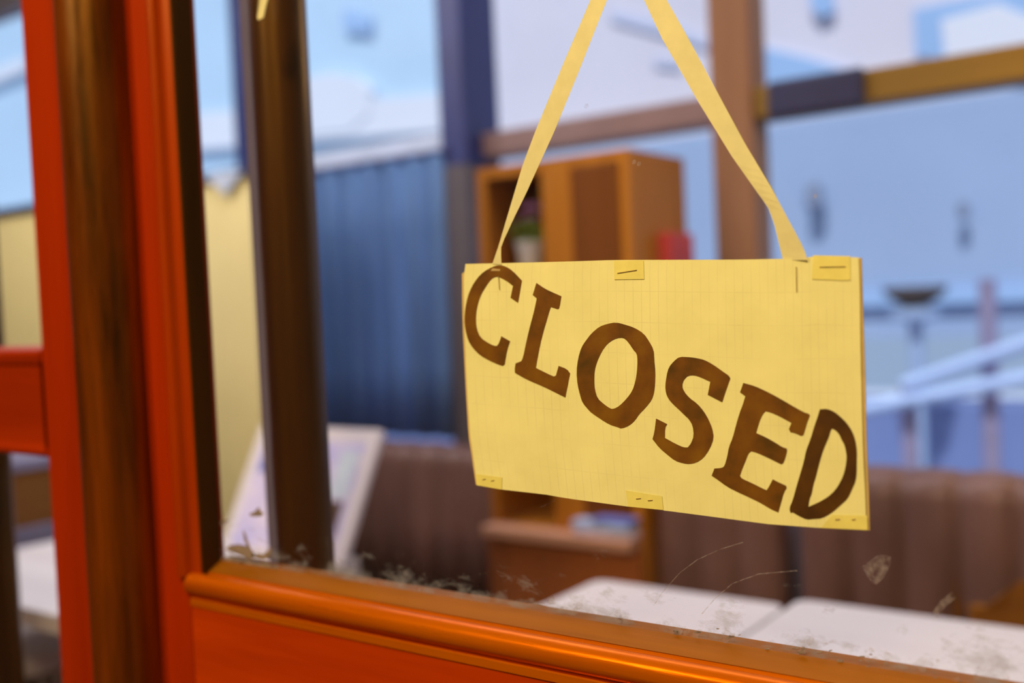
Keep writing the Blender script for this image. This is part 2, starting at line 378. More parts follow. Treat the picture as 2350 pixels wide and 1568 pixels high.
lathe('bowl', c, [(.04, -.03), (.09, 0), (.125, .03), (.13, .055), (.10, .055)], 'f_bowl', pl)
lathe('stand', (c.x, c.y, 0), [(.09, -.06), (.05, -.03), (.03, .3), (.03, c.z - .10), (.10, c.z - .075), (.10, c.z - .035), (.04, c.z - .03)], 'f_blue', pl)
# guard rail
gr = empty('guard_rail', (at(2265, 900, 3.6).x, 3.6, -.06)); tag(gr, 'pale blue double guard rail on mauve posts in the street', 'guard rail')
for (a, b), r in zip((((1900, 955), (2420, 855)), ((2075, 885), (2420, 765))), (.026, .026)):
    A, B = at(*a, 3.55), at(*b, 3.55 if r else 3.5)
    Cc = B + (B - A) * 1.2
    tube('rail', [A, B, Cc], r, 'f_rail', gr)
for x, yt in ((2265, 640), (2085, 880)):
    t0 = at(x, yt, 3.64)
    tube('post', [(t0.x, 3.64, -.06), (t0.x, 3.64, t0.z)], .032, 'f_mauve', gr)

# ------------------------------------------------------------------ back room furniture
# curtain, added in place of a glass door
x0, x1 = at(690, 500, 1.6).x - .15, at(1035, 700, 1.6).x
bm = bmesh.new(); n = 60; rows = []
ztop, zbot = 1.545, .812
for side in (0, 1):
    g = []
    for j in range(5):
        z = zbot + (ztop - zbot) * j / 4
        g.append([bm.verts.new((x0 + (x1 - x0) * i / n, 1.59 + .016 * math.sin(i * .95) * (1 - .3 * j / 4) + .008 * math.sin(i * 2.3 + 1) + side * .006, z)) for i in range(n + 1)])
    rows.append(g)
for g in rows:
    for j in range(4):
        for i in range(n): bm.faces.new((g[j][i], g[j][i + 1], g[j + 1][i + 1], g[j + 1][i]))
for j in range(4):
    for i in (0, n): bm.faces.new((rows[0][j][i], rows[0][j + 1][i], rows[1][j + 1][i], rows[1][j][i]))
for i in range(n):
    for j in (0, 4): bm.faces.new((rows[0][j][i], rows[0][j][i + 1], rows[1][j][i + 1], rows[1][j][i]))
cu = empty('curtain', ((x0 + x1) / 2, 1.6, zbot)); tag(cu, 'blue cloth curtain added in place of a glass door below the pale window bar', 'curtain')
from_bm('cloth', bm, 'curtain', cu, True)
tube('rod', [(x0 - .02, 1.595, ztop + .006), (x1 + .02, 1.595, ztop + .006)], .009, 'mull', cu, 10)

# banquette benches with a channelled back
def bench(x0, x1, label, yo=0, zo=0, wd=.088):
    r = empty('banquette_bench', ((x0 + x1) / 2, 1.4, 0)); tag(r, label, 'bench', 'channel-backed brown benches under the far window')
    k = max(1, round((x1 - x0) / wd)); n = k * 8; bm = bmesh.new()
    sec = [(1.50 + yo, .42), (1.50 + yo, .60), (1.50 + yo, .76 + zo), (1.508 + yo, .785 + zo), (1.525 + yo, .798 + zo), (1.555 + yo, .80 + zo), (1.575 + yo, .795 + zo)]
    g = []
    for (y, z) in sec:
        row = []
        for i in range(n + 1):
            ph = (i % 8) / 8; puff = .016 * math.sqrt(abs(math.sin(math.pi * ph)))
            row.append(bm.verts.new((x0 + (x1 - x0) * i / n, y - puff * (1 if z < .79 + zo else .3), z + (puff * .4 if z > .77 + zo else 0))))
        g.append(row)
    back = [[bm.verts.new((x0 + (x1 - x0) * i / n, 1.58 + yo, z)) for i in range(n + 1)] for z in (.79 + zo, .42)]
    g += back
    for j in range(len(g) - 1):
        for i in range(n): bm.faces.new((g[j][i], g[j][i + 1], g[j + 1][i + 1], g[j + 1][i]))
    for i in range(n): bm.faces.new((g[-1][i], g[-1][i + 1], g[0][i + 1], g[0][i]))
    for i in (0, n): bm.faces.new([row[i] for row in g])
    from_bm('backrest', bm, 'bench', r, True)
    box('seat', (x0, 1.285 + yo * .4, .32), (x1, 1.465 + yo, .44), 'bench', r, .03, 3)
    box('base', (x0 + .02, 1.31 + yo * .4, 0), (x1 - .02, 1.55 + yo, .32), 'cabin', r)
yo_ = -.215; xg0, xg1 = at(1798, 1300, 1.285).x, at(1842, 1300, 1.285).x
cX0, cX1 = -1.345, -.981
bench(-2.05, cX0 - .02, 'dark brown channel-backed bench left of the orange-brown cabinet')
bench(cX1 + .012, xg0, 'short brown channel-backed bench just right of the orange-brown cabinet', yo_, .037)
bench(xg1, 1.0, 'long brown channel-backed bench at the right behind the white tables', yo_, .037)

# cabinet
cab = empty('cabinet', ((cX0 + cX1) / 2, 1.36, 0)); tag(cab, 'orange-brown open-fronted wooden cabinet with a potted flower, behind the sign', 'cabinet')
cy0, cy1, cz = 1.25, 1.485, 1.437
xd0, xd1 = -1.182, -1.112
bm = bmesh.new()
add_box(bm, (cX0, cy0, 0), (cX0 + .024, cy1, cz)); add_box(bm, (cX1 - .02, cy0, 0), (cX1, cy1, cz))
add_box(bm, (cX0 + .024, cy0, cz - .022), (cX1 - .02, cy1, cz)); add_box(bm, (cX0 + .024, cy0 + .02, 0), (cX1 - .02, cy1 - .012, .05))
from_bm('carcass', bm, 'mid', cab)
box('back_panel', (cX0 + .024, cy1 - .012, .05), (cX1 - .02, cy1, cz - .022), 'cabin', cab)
box('divider', (xd0, cy0, .05), (xd1, cy1 - .012, cz - .022), 'mid', cab)
zpot = at(1215, 603, 1.3).z - .012
zsh = at(1215, 1215, 1.22).z
box('shelf', (cX0 + .024, cy0 + .005, zpot - .02), (xd0, cy1 - .012, zpot), 'mid', cab)
tag(box('shelf', (cX0 + .004, cy0 - .045, zsh - .022), (cX1 - .004, cy0 + .0, zsh), 'shelf', cab, .003), 'pale wooden shelf edge')
box('shelf', (cX0 + .024, cy0 + .001, zsh - .02), (xd0, cy1 - .012, zsh), 'mid', cab)
d = box('door', (xd1 + .002, cy0 - .003, zsh + .02), (cX1 - .022, cy0 + .016, cz - .024), 'cabdoor', cab, .003)
tube('knob', [(xd1 + .02, cy0 - .004, .95), (xd1 + .02, cy0 - .02, .95)], .008, 'black', d, 10)
d = box('door', (cX0 + .002, cy0 - .02, .06), (cX1 - .002, cy0 - .002, zsh - .026), 'lowdoor', cab, .003)
tube('knob', [(-1.16, cy0 - .021, .5), (-1.16, cy0 - .037, .5)], .008, 'black', d, 10)
# potted flower
pc = V((at(1218, 580, 1.33).x, 1.33, zpot))
pf = empty('potted_flower', pc); tag(pf, 'purple flowers with green leaves in a white pot inside the cabinet', 'potted plant')
lathe('pot', pc, [(.020, 0), (.024, .01), (.030, .048), (.033, .05), (.033, .058), (.026, .058), (.024, .045)], 'pot', pf)
bm = bmesh.new()
for i in range(46):
    a = random.random() * 6.28; L = random.uniform(.02, .052); z = random.uniform(.05, .10)
    c = pc + V((math.cos(a) * L * .6, math.sin(a) * L * .6, z)); d1 = V((math.cos(a), math.sin(a), random.uniform(-.3, .6))).normalized(); s = d1.cross(V((0, 0, 1))).normalized()
    vs = [c - d1 * .014, c + s * .008, c + d1 * .018, c - s * .008]
    up = V((0, 0, .0015))
    a_, b_ = [bm.verts.new(v + up) for v in vs], [bm.verts.new(v - up) for v in vs]
    bm.faces.new(a_); bm.faces.new(b_[::-1])
    for k in range(4): bm.faces.new((a_[k], a_[(k + 1) % 4], b_[(k + 1) % 4], b_[k]))
tag(from_bm('foliage', bm, 'leaf', pf), 'green leaves')
for i in range(9):
    a = random.random() * 6.28; c = pc + V((math.cos(a) * random.uniform(.005, .035), math.sin(a) * random.uniform(.005, .03), random.uniform(.10, .135)))
    bm = bmesh.new()
    for k in range(5):
        t = k * 1.2566; q = c + V((math.cos(t) * .007, math.sin(t) * .007, 0))
        bmesh.ops.create_icosphere(bm, subdivisions=1, radius=.008, matrix=Matrix.Translation(q) @ Matrix.Diagonal((1, 1, .5, 1)))
    from_bm('flower', bm, 'petal', pf, True)
# magazines on the shelf
mz = zsh
for i, (mt, lb, dx, rz, w_) in enumerate((('mag2', 'pink-white magazine at the bottom of the pile on the cabinet shelf', 0, .03, .13), ('mag1', 'pale blue magazine in the middle of the pile on the cabinet shelf', -.004, -.08, .13), ('mag3', 'deep blue booklet on top of the pile on the cabinet shelf', .022, .12, .085))):
    th = (.014, .016, .008)[i]
    cx = at(1375, 1230, 1.2).x + dx
    bm = bmesh.new(); add_box(bm, (-w_ / 2, -.02, 0), (w_ / 2, .02, th), .002)
    bmesh.ops.rotate(bm, verts=bm.verts, cent=(0, 0, 0), matrix=Matrix.Rotation(rz * .5, 3, 'Z'))
    bmesh.ops.translate(bm, verts=bm.verts, vec=(cx, 1.2275, mz)); mz += th
    tag(from_bm('magazine', bm, mt), lb, 'magazine', 'magazines piled on the cabinet shelf')
# red card box hung on the cabinet's right side
zr = at(1535, 600, 1.40).z; c0, c1 = atX(1508, 560, cX1), atX(1562, 560, cX1)
zb = bench and .83
tag(box('red_box', (cX1 + .001, min(c0.y, 1.44), zr - .02), (cX1 + .03, min(c1.y, 1.484), zr + .055), 'redbox', None, .003), 'small red card box fixed on the right side of the cabinet', 'box')

# yellow board and the scrap of paper on it
yb = empty('yellow_board', (-2.9, 1.3, 0)); tag(yb, 'tall yellow board with a dark top rail behind the menu stand', 'board')
yx1 = at(590, 600, 1.3).x
box('panel', (-4.2, 1.30, 0), (yx1, 1.33, 1.508), 'yellow', yb)
box('top_rail', (-4.2, 1.29, 1.508), (yx1 + .006, 1.34, 1.535), 'navy', yb, .003)
tag(box('edge_strip', (yx1 + .0005, 1.295, 0), (yx1 + .05, 1.335, 1.508), 'mull', yb), 'dark blue metal edge')
P = [at(px, py, 1.285) for px, py in ((470, 408), (505, 395), (556, 392), (530, 425), (516, 448), (498, 428))]
tag(prism('paper_scrap', P, (0, .004, 0), 'palebar'), 'pale blue torn paper scrap on the top of the yellow board', 'paper')

# brown counter at the far left
zt = atX(60, 1058, -2.12).z; zs = atX(60, 1232, -2.12).z
ct = empty('counter', (-2.4, .75, 0)); tag(ct, 'low brown wooden counter with a grey strip behind the far left table', 'counter')
box('body', (-2.7, .30, zs + .02), (-2.12, .95, zt - .02), 'brownwood', ct)
box('worktop', (-2.72, .28, zt - .02), (-2.11, .96, zt + .005), 'greybase', ct, .004)
tag(box('edge_strip', (-2.7, .29, zs - .025), (-2.105, .95, zs + .02), 'greybase', ct, .004), 'grey-blue strip')
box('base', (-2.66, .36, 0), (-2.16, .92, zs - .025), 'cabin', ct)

# white tables
def table(x0, x1, y0, y1, label, z=.72, rot=0, r=.02):
    t = empty('cafe_table', ((x0 + x1) / 2, (y0 + y1) / 2, 0)); tag(t, label, 'table', 'white-topped tables behind the glass door')
    pts = []
    for cx, cy, a0 in ((x1 - r, y1 - r, 0), (x0 + r, y1 - r, 90), (x0 + r, y0 + r, 180), (x1 - r, y0 + r, 270)): pts += arc(cx, cy, r, a0, a0 + 90, 6)
    prism('table_top', [(p[0], p[1], z - .028) for p in pts], (0, 0, .028), 'table', t)
    cx, cy = (x0 + x1) / 2, (y0 + y1) / 2
    tube('pedestal', [(cx, cy, .03), (cx, cy, z - .028)], .028, 'steel', t)
    lathe('foot', (cx, cy, 0), [(.125, 0), (.125, .008), (.11, .016), (.06, .03), (.03, .05)], 'steel', t)
    box('under_frame', (cx - min(.1, (x1 - x0) / 3), cy - .12, z - .045), (cx + min(.1, (x1 - x0) / 3), cy + .12, z - .028), 'black', t)
    return t
table(-1.978, -1.285, .335, .80, 'white-topped table carrying the tilted menu stand')
table(-.848, -.546, .26, .865, 'narrow white-topped table below the hanging sign')
table(-.538, .25, .26, .895, 'white-topped table at the lower right corner', z=.722)

# menu stand on the left table
mx0, mx1, mY0, mY1, mZ0, mZ1 = -1.566, -1.26,   .720, .830, .729, .94
ms = empty('menu_stand', ((mx0 + mx1) / 2, .76, .72)); tag(ms, 'white framed picture menu leaning back on the left table', 'menu stand')
up = V((0, mY1 - mY0, mZ1 - mZ0)); nrm = V((0, -up.z, up.y)).normalized()
def on_menu(u, v, d=0): return V((mx0 + (mx1 - mx0) * u, mY0, mZ0)) + up * v + nrm * d
prism('frame', [on_menu(0, 0), on_menu(1, 0), on_menu(1, 1), on_menu(0, 1)], -nrm * .012, 'white', ms, bev=.003)
def pic(u0, v0, u1, v1, mt, d, lb, parent):
    return tag(prism('picture', [on_menu(u0, v0, d), on_menu(u1, v0, d), on_menu(u1, v1, d), on_menu(u0, v1, d)], -nrm * .0008, mt, parent), lb)
M['menu_p'] = wood('menu_print', (.42, .44, .88), (.92, .84, .94), 'X', rough=.3, scale=11, stretch=.6, bmp=0, tint=(1, 1, 1))
M['menu_b'] = plain('brown_photo', (.09, .05, .03), .35)
M['menu_glare'] = plain('pale_glare', (.70, .85, .98), .2)  # pale patch that paints the glare on the menu sheet
sh = pic(.06, .03, .93, .90, 'menu_p', .001, 'blue and pink printed sheet', ms)
pic(.10, .62, .42, .86, 'mag3', .0018, 'blue picture', sh)
pic(.76, .48, .90, .84, 'menu_glare', .0018, 'white glare painted on the printed sheet', sh)
pic(.795, .04, .885, .45, 'menu_b', .0026, 'brown picture', sh)
prism('back_leg', [on_menu(.46, .06, -.012), on_menu(.54, .06, -.012), on_menu(.54, .8, -.012), on_menu(.46, .8, -.012)], (0, .03, 0), 'white', ms)

# chair in the lower right
cxx = at(2400, 1400, 1.17).x + .06
ch = empty('wooden_chair', (cxx, 1.03, 0)); tag(ch, 'round-backed orange-brown wooden chair beyond the lower right table', 'chair')
zc_ = at(2335, 1330, 1.17).z
A = [(cxx - .19, .58), (cxx - .185, .66)] + arc(cxx, zc_ - .17, .185, 165, 15, 14) + [(cxx + .185, .66), (cxx + .19, .58)]
prism('backrest', [(x, 1.17, z) for x, z in A], (0, .022, 0), 'chair', ch, bev=.004)
pts = arc(cxx, 1.03, .17, 180, 360, 12) + [(cxx + .17, 1.165), (cxx - .17, 1.165)]
prism('seat', [(x, y, .42) for x, y in pts], (0, 0, .03), 'chair', ch, bev=.004)
for sx in (-1, 1):
    tube('leg', [(cxx + sx * .17, 1.182, 0), (cxx + sx * .16, 1.172, .42), (cxx + sx * .155, 1.182, .66)], .013, 'chair', ch)
    tube('leg', [(cxx + sx * .13, .90, 0), (cxx + sx * .12, .93, .42)], .013, 'chair', ch)

# chrome stool pushed under the left table
sc_ = V((-1.93, .50, 0)); so = empty('stool', sc_); tag(so, 'chrome-legged stool with a pale seat under the far left table', 'stool')
lathe('seat', sc_, [(.12, .52), (.14, .53), (.14, .56), (.12, .57)], 'white', so)
for k in range(4):
    a = .5 + k * math.pi / 2; q = V((math.cos(a), math.sin(a), 0))
    tube('leg', [sc_ + q * .15, sc_ + q * .10 + V((0, 0, .52))], .011, 'steel', so, 10)
bm = bmesh.new(); ring = [sc_ + V((.125 * math.cos(t), .125 * math.sin(t), .22)) for t in (k * math.pi / 12 for k in range(25))]
add_tube(bm, ring, .008, 8); from_bm('foot_ring', bm, 'steel', so, True)

# ------------------------------------------------------------------ the sliding doors
GY0, GY1 = .022, .026                                # glass of both leaves
xs0, xs1, xin = -.775, -.684, -.672                  # right leaf: stile, then moulding, then glass
zr0, zrt = 0.04, .937
d2 = st(empty('door_2', (-.1, .018, 0)), 'red wooden glazed sliding door with the closed sign')
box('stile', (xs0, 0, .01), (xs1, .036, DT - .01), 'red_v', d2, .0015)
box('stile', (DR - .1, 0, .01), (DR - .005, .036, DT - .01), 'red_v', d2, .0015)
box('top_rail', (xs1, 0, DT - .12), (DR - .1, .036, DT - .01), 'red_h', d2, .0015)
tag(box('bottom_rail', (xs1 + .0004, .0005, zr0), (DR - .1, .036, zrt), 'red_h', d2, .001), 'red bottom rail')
# mouldings: rounded bead, groove, then a sloping stop that meets the glass
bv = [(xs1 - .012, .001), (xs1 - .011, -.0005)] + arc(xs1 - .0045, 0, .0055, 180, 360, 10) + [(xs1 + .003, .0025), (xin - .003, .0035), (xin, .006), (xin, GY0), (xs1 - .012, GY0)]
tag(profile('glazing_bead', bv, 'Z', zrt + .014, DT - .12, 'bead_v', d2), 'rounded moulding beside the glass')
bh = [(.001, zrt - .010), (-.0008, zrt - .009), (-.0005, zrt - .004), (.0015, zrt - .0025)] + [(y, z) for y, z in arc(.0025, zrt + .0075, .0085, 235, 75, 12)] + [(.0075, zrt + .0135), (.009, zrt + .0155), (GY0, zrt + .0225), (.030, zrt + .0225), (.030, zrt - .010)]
tag(profile('glazing_bead', bh[:], 'X', xs1 + .0015, DR - .1, 'bead_h', d2), 'rounded moulding under the glass, gold highlight put into its colour')
tag(box('shaded_reveal', (xin - .006, .0045, zrt + .016), (xin + .0008, GY0 - .0002, DT - .12), 'stop', d2), 'dark-painted reveal strip between moulding and glass, its shade put into the colour')  # separate strip that paints the reveal dark where it turns from the light
zg = zrt + .0226
lb = [(.0095, zrt + .0158), (GY0 - .0002, zrt + .0226), (.034, zrt + .0226), (.034, zrt + .0232), (GY0 - .0002, zrt + .0232), (.0092, zrt + .0164)]
tag(profile('ledge', lb, 'X', xin, DR - .1, 'ledge', d2, False), 'worn amber ledge along the glass')
M['g2'] = glass('dusty_door_glass', .30, zlow=zg)
g2 = box('glass_pane', (xin - .004, GY0, zg - .004), (DR - .096, GY1, DT - .116), 'g2', d2)

d1 = st(empty('door_1', (-1.1, .018, 0)), 'red wooden glazed sliding door at the far left with a middle rail')
xl = -.874
box('stile', (xl, 0, .01), (-.80, .036, DT - .01), 'red_v', d1, .0015)
box('stile', (DL + .005, 0, .01), (DL + .08, .036, DT - .01), 'red_v', d1, .0015)
box('top_rail', (DL + .08, 0, DT - .12), (xl, .036, DT - .01), 'red_h', d1, .0015)
box('bottom_rail', (DL + .08, 0, .02), (xl, .036, .45), 'red_h', d1, .0015)
zl0, zl1 = 1.033, 1.132
mr_ = [(.036, zl0), (.022, zl0)] + [(.004, zl0 + .001)] + arc(.003, zl0 + .006, .005, 250, 110, 8) + [(.002, zl0 + .012), (.002, zl1 - .016), (-.001, zl1 - .0145)] + arc(.004, zl1 - .008, .0065, 220, 80, 8) + [(.022, zl1), (.036, zl1)]
tag(profile('middle_rail', mr_, 'X', DL + .08, xl, 'red_left', d1), 'moulded middle rail')
M['g1'] = glass('door_glass', .3, zlow=-1)
for z0, z1 in ((.45, zl0), (zl1, DT - .12)):
    box('glass_pane', (DL + .08, GY0, z0), (xl, GY1, z1), 'g1', d1)
# dark round poles
pc = at(256, 780, -.012)
st(tube('trim_1', [(pc.x, pc.y, .0), (pc.x, pc.y, DT)], .0285, 'pole', None, 48), 'worn dark round wooden pole in front of the door joint')
pb = at(676, 780, .075)
st(tube('trim_2', [(pb.x, pb.y, .0), (pb.x, pb.y, 2.3)], .0228, 'post', None, 40), 'dark brown round post just behind the door glass')
pe = at(-5, 1300, .13)
st(tube('trim_3', [(pe.x, pe.y, .0), (pe.x, pe.y, 2.3)], .022, 'post', None, 32), 'dark brown round post behind the left door')
pr = at(600, 780, .100)
st(box('trim_4', (pr.x - .006, pr.y, 0), (pr.x + .006, pr.y + .012, 2.3), 'rail4', None, .001), 'thin blue-grey metal rail beside the dark post')

# marks on the glass
def blob(pts, mt, name='smudge', lb=None, th=.0003):
    P = [at(px, py, GY0 - .0006) for px, py in pts]
    return tag(prism(name, P, (0, th, 0), mt, g2), lb)
blob([(1978, 1300), (1992, 1290), (2010, 1288), (2012, 1276), (2030, 1274), (2045, 1280), (2042, 1300), (2030, 1325), (2012, 1342), (1998, 1335), (1988, 1320)], 'smear', lb='pale grey blotch on the glass')
def scratch(pts, wd, lb):
    L = [at(px, py, GY0 - .0006) for px, py in pts]; bm = bmesh.new(); a = []
    for i, p in enumerate(L):
        d = (L[min(i + 1, len(L) - 1)] - L[max(i - 1, 0)]).normalized(); n = d.cross(V((0, 1, 0))) * wd
        a.append([bm.verts.new(p + n), bm.verts.new(p - n), bm.verts.new(p - n + V((0, .0003, 0))), bm.verts.new(p + n + V((0, .0003, 0)))])
    for i in range(len(a) - 1):
        for k in range(4): bm.faces.new((a[i][k], a[i][(k + 1) % 4], a[i + 1][(k + 1) % 4], a[i + 1][k]))
    tag(from_bm('scratch', bm, 'smear', g2), lb)
scratch([(1500, 1390), (1520, 1360), (1560, 1315), (1600, 1285), (1650, 1262), (1705, 1245)], .0003, 'curved scratch on the glass')
scratch([(1610, 1410), (1640, 1375), (1680, 1340), (1740, 1318), (1830, 1310)], .0003, 'curved scratch on the glass')
scratch([(2145, 1412), (2165, 1385), (2190, 1365)], .0016, 'short broad scratch on the glass')
scratch([(1240, 1164), (1255, 1158), (1272, 1148)], .0004, None)
for x, y in ((1345, 243), (1455, 372), (1466, 376), (1870, 450)):
    blob([(x - 5, y + 4), (x - 2, y - 5), (x + 4, y - 6), (x + 5, y + 1), (x, y + 6)], 'smear')
# paint and sticker residue along the bottom of the glass
def residue(x0, x1, k, hi, mt='residue', off=0):
    for i in range(k):
        x = random.uniform(x0, x1); yb = 1283 + (x - 508) * .172
        y = yb - off - abs(random.gauss(0, hi)); s = random.uniform(2.5, 9); pts = []
        for q in range(9):
            a = q * 6.283 / 9; rr = s * random.uniform(.35, 1.0); pts.append((x + rr * 1.5 * math.cos(a), y + rr * .6 * math.sin(a)))
        blob(pts, mt, 'residue')
def C_(p): return [(400 + x / 2.347, 900 + y / 2.347) for x, y in p]
for p in ([(275,845),(300,825),(345,820),(385,828),(410,842),(425,862),(418,880),(440,892),(400,905),(380,890),(340,870),(300,862)],
          [(368,742),(380,760),(384,790),(398,812),(410,842),(400,850),(388,822),(376,800),(372,770)],
          [(430,895),(445,868),(478,875),(500,855),(528,835),(520,862),(496,880),(512,900),(470,905)],
          [(402,655),(428,648),(445,640),(455,620),(463,642),(482,655),(468,668),(450,660),(432,672),(410,668)],
          [(246,700),(262,690),(298,688),(280,702),(266,718),(250,716)],
          [(250,905),(300,892),(330,906),(380,910),(440,925),(500,930),(540,944),(560,958),(480,948),(400,936),(300,922)]):
    blob(C_(p), 'residue', 'residue')
random.seed(11); residue(515, 632, 7, 8);
for cx, cy, w_, h_ in ((1297, 1390, 36, 10), (1430, 1415, 26, 10), (1562, 1452, 18, 12), (1655, 1455, 60, 16), (1880, 1482, 40, 10), (2010, 1505, 30, 14), (2120, 1520, 50, 18), (2240, 1545, 70, 16)):
    for q in range(7):
        x, y = cx + random.uniform(-w_, w_), cy + random.uniform(-h_, h_); r_ = random.uniform(4, 10)
        blob([(x + r_ * random.uniform(.5, 1.4) * math.cos(a * .9), y + r_ * random.uniform(.4, 1.2) * math.sin(a * .9)) for a in range(7)], 'smear', 'residue')
residue(640, 1000, 16, 10, 'smear'); residue(1190, 1340, 10, 10, 'smear', 18); residue(1500, 2340, 26, 16, 'residue', 6)

# ------------------------------------------------------------------ the hanging sign
YS = .0125
sg = empty('closed_sign', at(1530, 600, YS)); tag(sg, 'yellowed paper sign reading CLOSED in brown letters, hung on two ribbons against the glass', 'sign')
def lerp_poly(pts, t):
    L = [0]
    for a, b in zip(pts, pts[1:]): L.append(L[-1] + math.hypot(b[0] - a[0], b[1] - a[1]))
    s = t * L[-1]
    for i in range(len(pts) - 1):
        if s <= L[i + 1] or i == len(pts) - 2:
            k = (s - L[i]) / max(1e-9, L[i + 1] - L[i]); return V((pts[i][0] + (pts[i + 1][0] - pts[i][0]) * k, pts[i][1] + (pts[i + 1][1] - pts[i][1]) * k))
def wave(p):                                         # the sheet bows a little off the glass
    u, v = (p.x + .405) / .244, (1.17 - p.z) / .137
    return -.0022 * math.sin(math.pi * min(1, max(0, u))) * (.3 + v) - .003 * max(0, v - .5) * max(0, .35 - u) * 4
def onsheet(px, py, off=0):
    p = at(px, py, YS)
    for _ in range(3): p = at(px, py, YS + wave(p) - off)
    return p
def coons(name, top, right, bottom, left, mt, off, th, nu=28, nv=18, parent=sg):
    """sheet filled between four edges (all listed left->right / top->bottom)"""
    c00, c10, c01, c11 = V(top[0]), V(top[-1]), V(bottom[0]), V(bottom[-1])
    bm = bmesh.new(); uvl = bm.loops.layers.uv.new('UVMap'); uvs = {}; lay = []
    for s in (0, 1):
        g = []
        for j in range(nv + 1):
            row = []
            for i in range(nu + 1):
                u, v = i / nu, j / nv
                q = (1 - v) * lerp_poly(top, u) + v * lerp_poly(bottom, u) + (1 - u) * lerp_poly(left, v) + u * lerp_poly(right, v) - ((1 - u) * (1 - v) * c00 + u * (1 - v) * c10 + (1 - u) * v * c01 + u * v * c11)
                vt = bm.verts.new(onsheet(q.x, q.y, off) + V((0, th * s, 0))); uvs[vt] = (u, v); row.append(vt)
            g.append(row)
        lay.append(g)
    for g in lay:
        for j in range(nv):
            for i in range(nu): bm.faces.new((g[j][i], g[j + 1][i], g[j + 1][i + 1], g[j][i + 1]))
    for i in range(nu):
        for j in (0, nv): bm.faces.new((lay[0][j][i], lay[0][j][i + 1], lay[1][j][i + 1], lay[1][j][i]))
    for j in range(nv):
        for i in (0, nu): bm.faces.new((lay[0][j][i], lay[0][j + 1][i], lay[1][j + 1][i], lay[1][j][i]))
    for f_ in bm.faces:
        for l in f_.loops: l[uvl].uv = uvs[l.vert]
    o = from_bm(name, bm, mt, parent, True); sharp(o, 1.0); return o
top = [(1068, 606), (1150, 604), (1280, 601), (1400, 597), (1500, 596.5), (1700, 596), (1800, 594), (1860, 592), (1864, 587), (1970, 591)]
bot = [(1095, 1114), (1152, 1124), (1250, 1135), (1300, 1144), (1440, 1163), (1525, 1172), (1640, 1187), (1760, 1203), (1880, 1212), (1988, 1218)]
lef = [(1068, 606), (1064, 640), (1066, 760), (1072, 900), (1079, 1000), (1088, 1065), (1095, 1114)]
rig = [(1970, 591), (1973, 650), (1974, 760), (1977, 900), (1980, 1030), (1986, 1150), (1988, 1218)]
coons('paper_sheet', top, rig, bot, lef, 'paper', 0, .0004)
bt = [(1060, 628), (1072, 612), (1300, 604), (1500, 600), (1800, 598), (1900, 592), (1977, 592)]
bb = [(1092, 1113), (1250, 1132), (1440, 1160), (1640, 1184), (1880, 1210), (1996, 1218)]
bl = [(1060, 628), (1060, 680), (1062, 760), (1069, 900), (1075, 1000), (1085, 1065), (1092, 1113)]
br = [(1977, 592), (1980, 700), (1985, 850), (1988, 1000), (1993, 1120), (1996, 1218)]
tag(coons('backing_sheet', bt, br, bb, bl, 'paper2', -.0012, .0008), 'browner backing sheet showing at the right edge')
def flat(name, outer, inner, off, th, mt, parent, lb=None):
    """filled outline (with an optional hole) laid on the sheet, with real thickness"""
    cu_ = bpy.data.curves.new(name, 'CURVE'); cu_.dimensions = '2D'; cu_.fill_mode = 'BOTH'; cu_.extrude = .5
    for ring in [outer] + ([inner] if inner else []):
        sp = cu_.splines.new('POLY'); sp.points.add(len(ring) - 1); sp.use_cyclic_u = True
        for p, (x, y) in zip(sp.points, ring): p.co = (x / 100, -y / 100, 0, 1)
    tmp = bpy.data.objects.new('tmp', cu_); me = bpy.data.meshes.new_from_object(tmp); bpy.data.objects.remove(tmp); bpy.data.curves.remove(cu_)
    bm = bmesh.new(); bm.from_mesh(me); bmesh.ops.remove_doubles(bm, verts=bm.verts, dist=1e-5)
    for v in bm.verts:
        v.co = onsheet(v.co.x * 100, -v.co.y * 100, off + (th if v.co.z > 0 else 0))
    bm.to_mesh(me); bm.free(); me.name = name
    return tag(link(name, me, mt, parent), lb)
def smooth_ring(r, k=1):
    """round a hand-drawn outline while keeping its sharp serif corners"""
    for _ in range(k):
        out = []; n = len(r)
        for i in range(n):
            a, b, c = V(r[i - 1]), V(r[i]), V(r[(i + 1) % n]); d1, d2_ = b - a, c - b
            ang = abs(d1.angle_signed(d2_, 0)) if d1.length and d2_.length else 0
            if ang > .75: out.append(tuple(b))
            else: out += [tuple(b - d1 * .25), tuple(b + d2_ * .25)]
        r = out
    return r
def A_(p): return [(1000 + x / 3.92, 560 + y / 3.92) for x, y in p]
def B_(p): return [(1480 + x / 3.92, 560 + y / 3.92) for x, y in p]
def D_(p): return [(1480 + x / 3.92, 860 + y / 3.92) for x, y in p]
